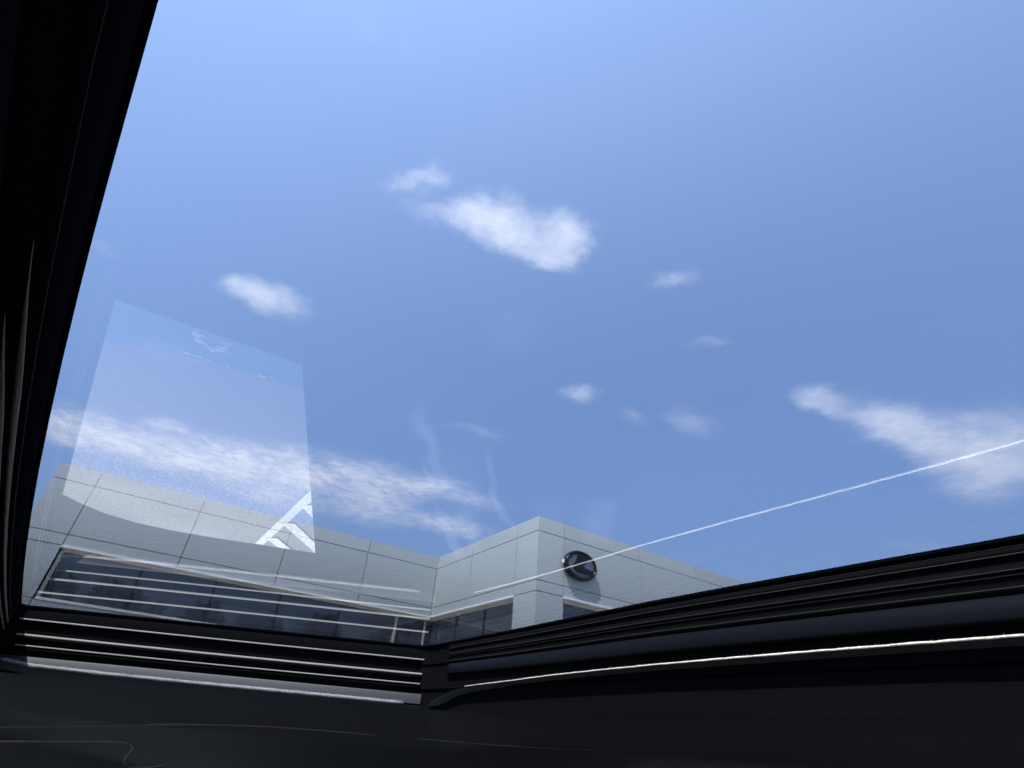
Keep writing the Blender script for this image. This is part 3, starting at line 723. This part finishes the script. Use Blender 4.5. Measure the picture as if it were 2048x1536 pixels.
# windscreen, dash, seats, lower body, wheels
pane([(.88, -.6, -.03), (.88, 1.58, -.03), (1.75, 1.6, -.50), (1.75, -.62, -.50)], M_screen, 'windscreen')
pane([(-2.02, -.6, .0), (-2.02, 1.58, .0), (-2.5, 1.6, -.45), (-2.5, -.62, -.45)], M_screen, 'rear_window')
bm = bmesh.new(); box(bm, .903, 1.9, 1.600, 1.634, -.95 + ZE, -.02 + ZE); obj('reflection_blocker', bm, M_blk, car)  # unseen panel added to block a stray reflection beside the windscreen
bm = bmesh.new(); box(bm, 1.0, 1.8, -.61, 1.59, -.80 + ZE, -.50 + ZE, .05); obj('dashboard', bm, M_blk, car)
bm = bmesh.new(); box(bm, -2.45, 1.7, -.61, 1.59, -.97 + ZE, -.93 + ZE); obj('floor_pan', bm, M_blk, car)
for y in (-.02, 1.0):
    s = bmesh.new(); box(s, -.5, .1, y - .25, y + .25, -.82 + ZE, -.66 + ZE, .05); obj('seat_cushion', s, M_seat, car, True)
    s = bmesh.new(); box(s, -.78, -.6, y - .24, y + .24, -.72 + ZE, -.15 + ZE, .05); obj('seat_back', s, M_seat, car, True)
for x0, x1, y0, y1 in ((-2.5, 1.9, 1.636, 1.69), (-2.5, 1.9, -.72, -.662)):
    bm = bmesh.new(); box(bm, x0, x1, y0, y1, .24, .40, .02); obj('body_side', bm, M_paint, car)
bm = bmesh.new(); box(bm, 1.76, 2.75, -.66, 1.63, .35, .72, .06); obj('bonnet', bm, M_paint, car)
bm = bmesh.new(); box(bm, -2.75, -2.51, -.66, 1.63, .35, .80, .05); obj('boot', bm, M_paint, car)
for x in (-1.7, 1.55 + .35):
    for y in (-.60, 1.57):
        w_ = bmesh.new(); 
        prof = [(.20, -.10), (.30, -.11), (.335, -.08), (.34, 0), (.335, .08), (.30, .11), (.20, .10)]
        rs = [[w_.verts.new((x + r_ * math.cos(a * math.pi / 16), y + d__, .34 + r_ * math.sin(a * math.pi / 16))) for r_, d__ in prof] for a in range(32)]
        for i in range(32):
            for k in range(len(prof) - 1): w_.faces.new((rs[i][k], rs[i][k + 1], rs[(i + 1) % 32][k + 1], rs[(i + 1) % 32][k]))
        wh = obj('wheel', w_, M_tyre, car, True)
        d2 = bmesh.new(); tube(d2, [(x, y - .06, .34), (x, y + .06, .34)], .21, 24); obj('rim', d2, M_rim, wh)

M_crease = mat('crease_highlight_brown', (0.225, 0.205, 0.185), 0.9, spec=0.1, var=0.15, vscale=60)  # bright line along the headliner crease, put into colour
M_handle_edge = mat('handle_edge_highlight', (0.34, 0.31, 0.28), 0.7, spec=0.3, var=0.2, vscale=60)  # lit edge of the handle recess put into a lighter colour
def catmull(P, n=6):
    P = [Vector(p) for p in P]; out = []
    for i in range(len(P) - 1):
        a, b, c, d = P[max(i - 1, 0)], P[i], P[i + 1], P[min(i + 2, len(P) - 1)]
        for k in range(n):
            t = k / n; out.append(.5 * ((2 * b) + (c - a) * t + (2 * a - 5 * b + 4 * c - d) * t * t + (3 * b - a - 3 * c + d) * t ** 3))
    return out + [P[-1]]
# handle outline and crease highlight, put on as lighter strips on the headliner skin
hb = [[-0.162, 1.5976, -0.0794], [-0.1173, 1.593, -0.0757], [-0.0364, 1.5222, -0.0679], [0.0431, 1.4565, -0.0602], [0.0752, 1.435, -0.0583], [0.0912, 1.4338, -0.0602], [0.1012, 1.4482, -0.066], [0.1022, 1.4828, -0.0767], [0.1011, 1.5347, -0.0897], [0.106, 1.5727, -0.0995], [0.1224, 1.5958, -0.1073], [0.1558, 1.5731, -0.1045], [0.1737, 1.5344, -0.0977], [0.1806, 1.5044, -0.0912]]
P = catmull(hb); bm = bmesh.new()
tube(bm, [p + Vector((0, 0, ZE)) for p in P], [.0017 * (1 if i < len(P) - 12 else (len(P) - i) / 12 + .05) for i in range(len(P))], 8)
obj('handle_recess_edge', bm, M_handle_edge, car, True)  # only the outline of the handle recess, lightened like a lit edge
cw = [[-0.172, 1.5858, -0.0574], [-0.124, 1.5309, -0.0503], [-0.0451, 1.431, -0.0408], [0.0297, 1.3482, -0.0328], [0.1001, 1.2558, -0.0245], [0.1723, 1.2085, -0.0184], [0.2462, 1.1647, -0.0141], [0.3229, 1.1252, -0.0124], [0.4023, 1.0879, -0.0121], [0.5232, 1.0285, -0.0124], [0.5944, 0.889, -0.0111], [0.6498, 0.8232, -0.0091], [0.6846, 0.6861, -0.0035], [0.6611, 0.5294, 0.0026]]
P = catmull(cw); bm = bmesh.new()
tube(bm, [p + Vector((0, 0, ZE)) for p in P], [.0030 * max(.03, 1 - i / len(P)) for i in range(len(P))], 8)
obj('crease_highlight', bm, M_crease, car, True)  # lighter strip standing in for the highlight on the crease
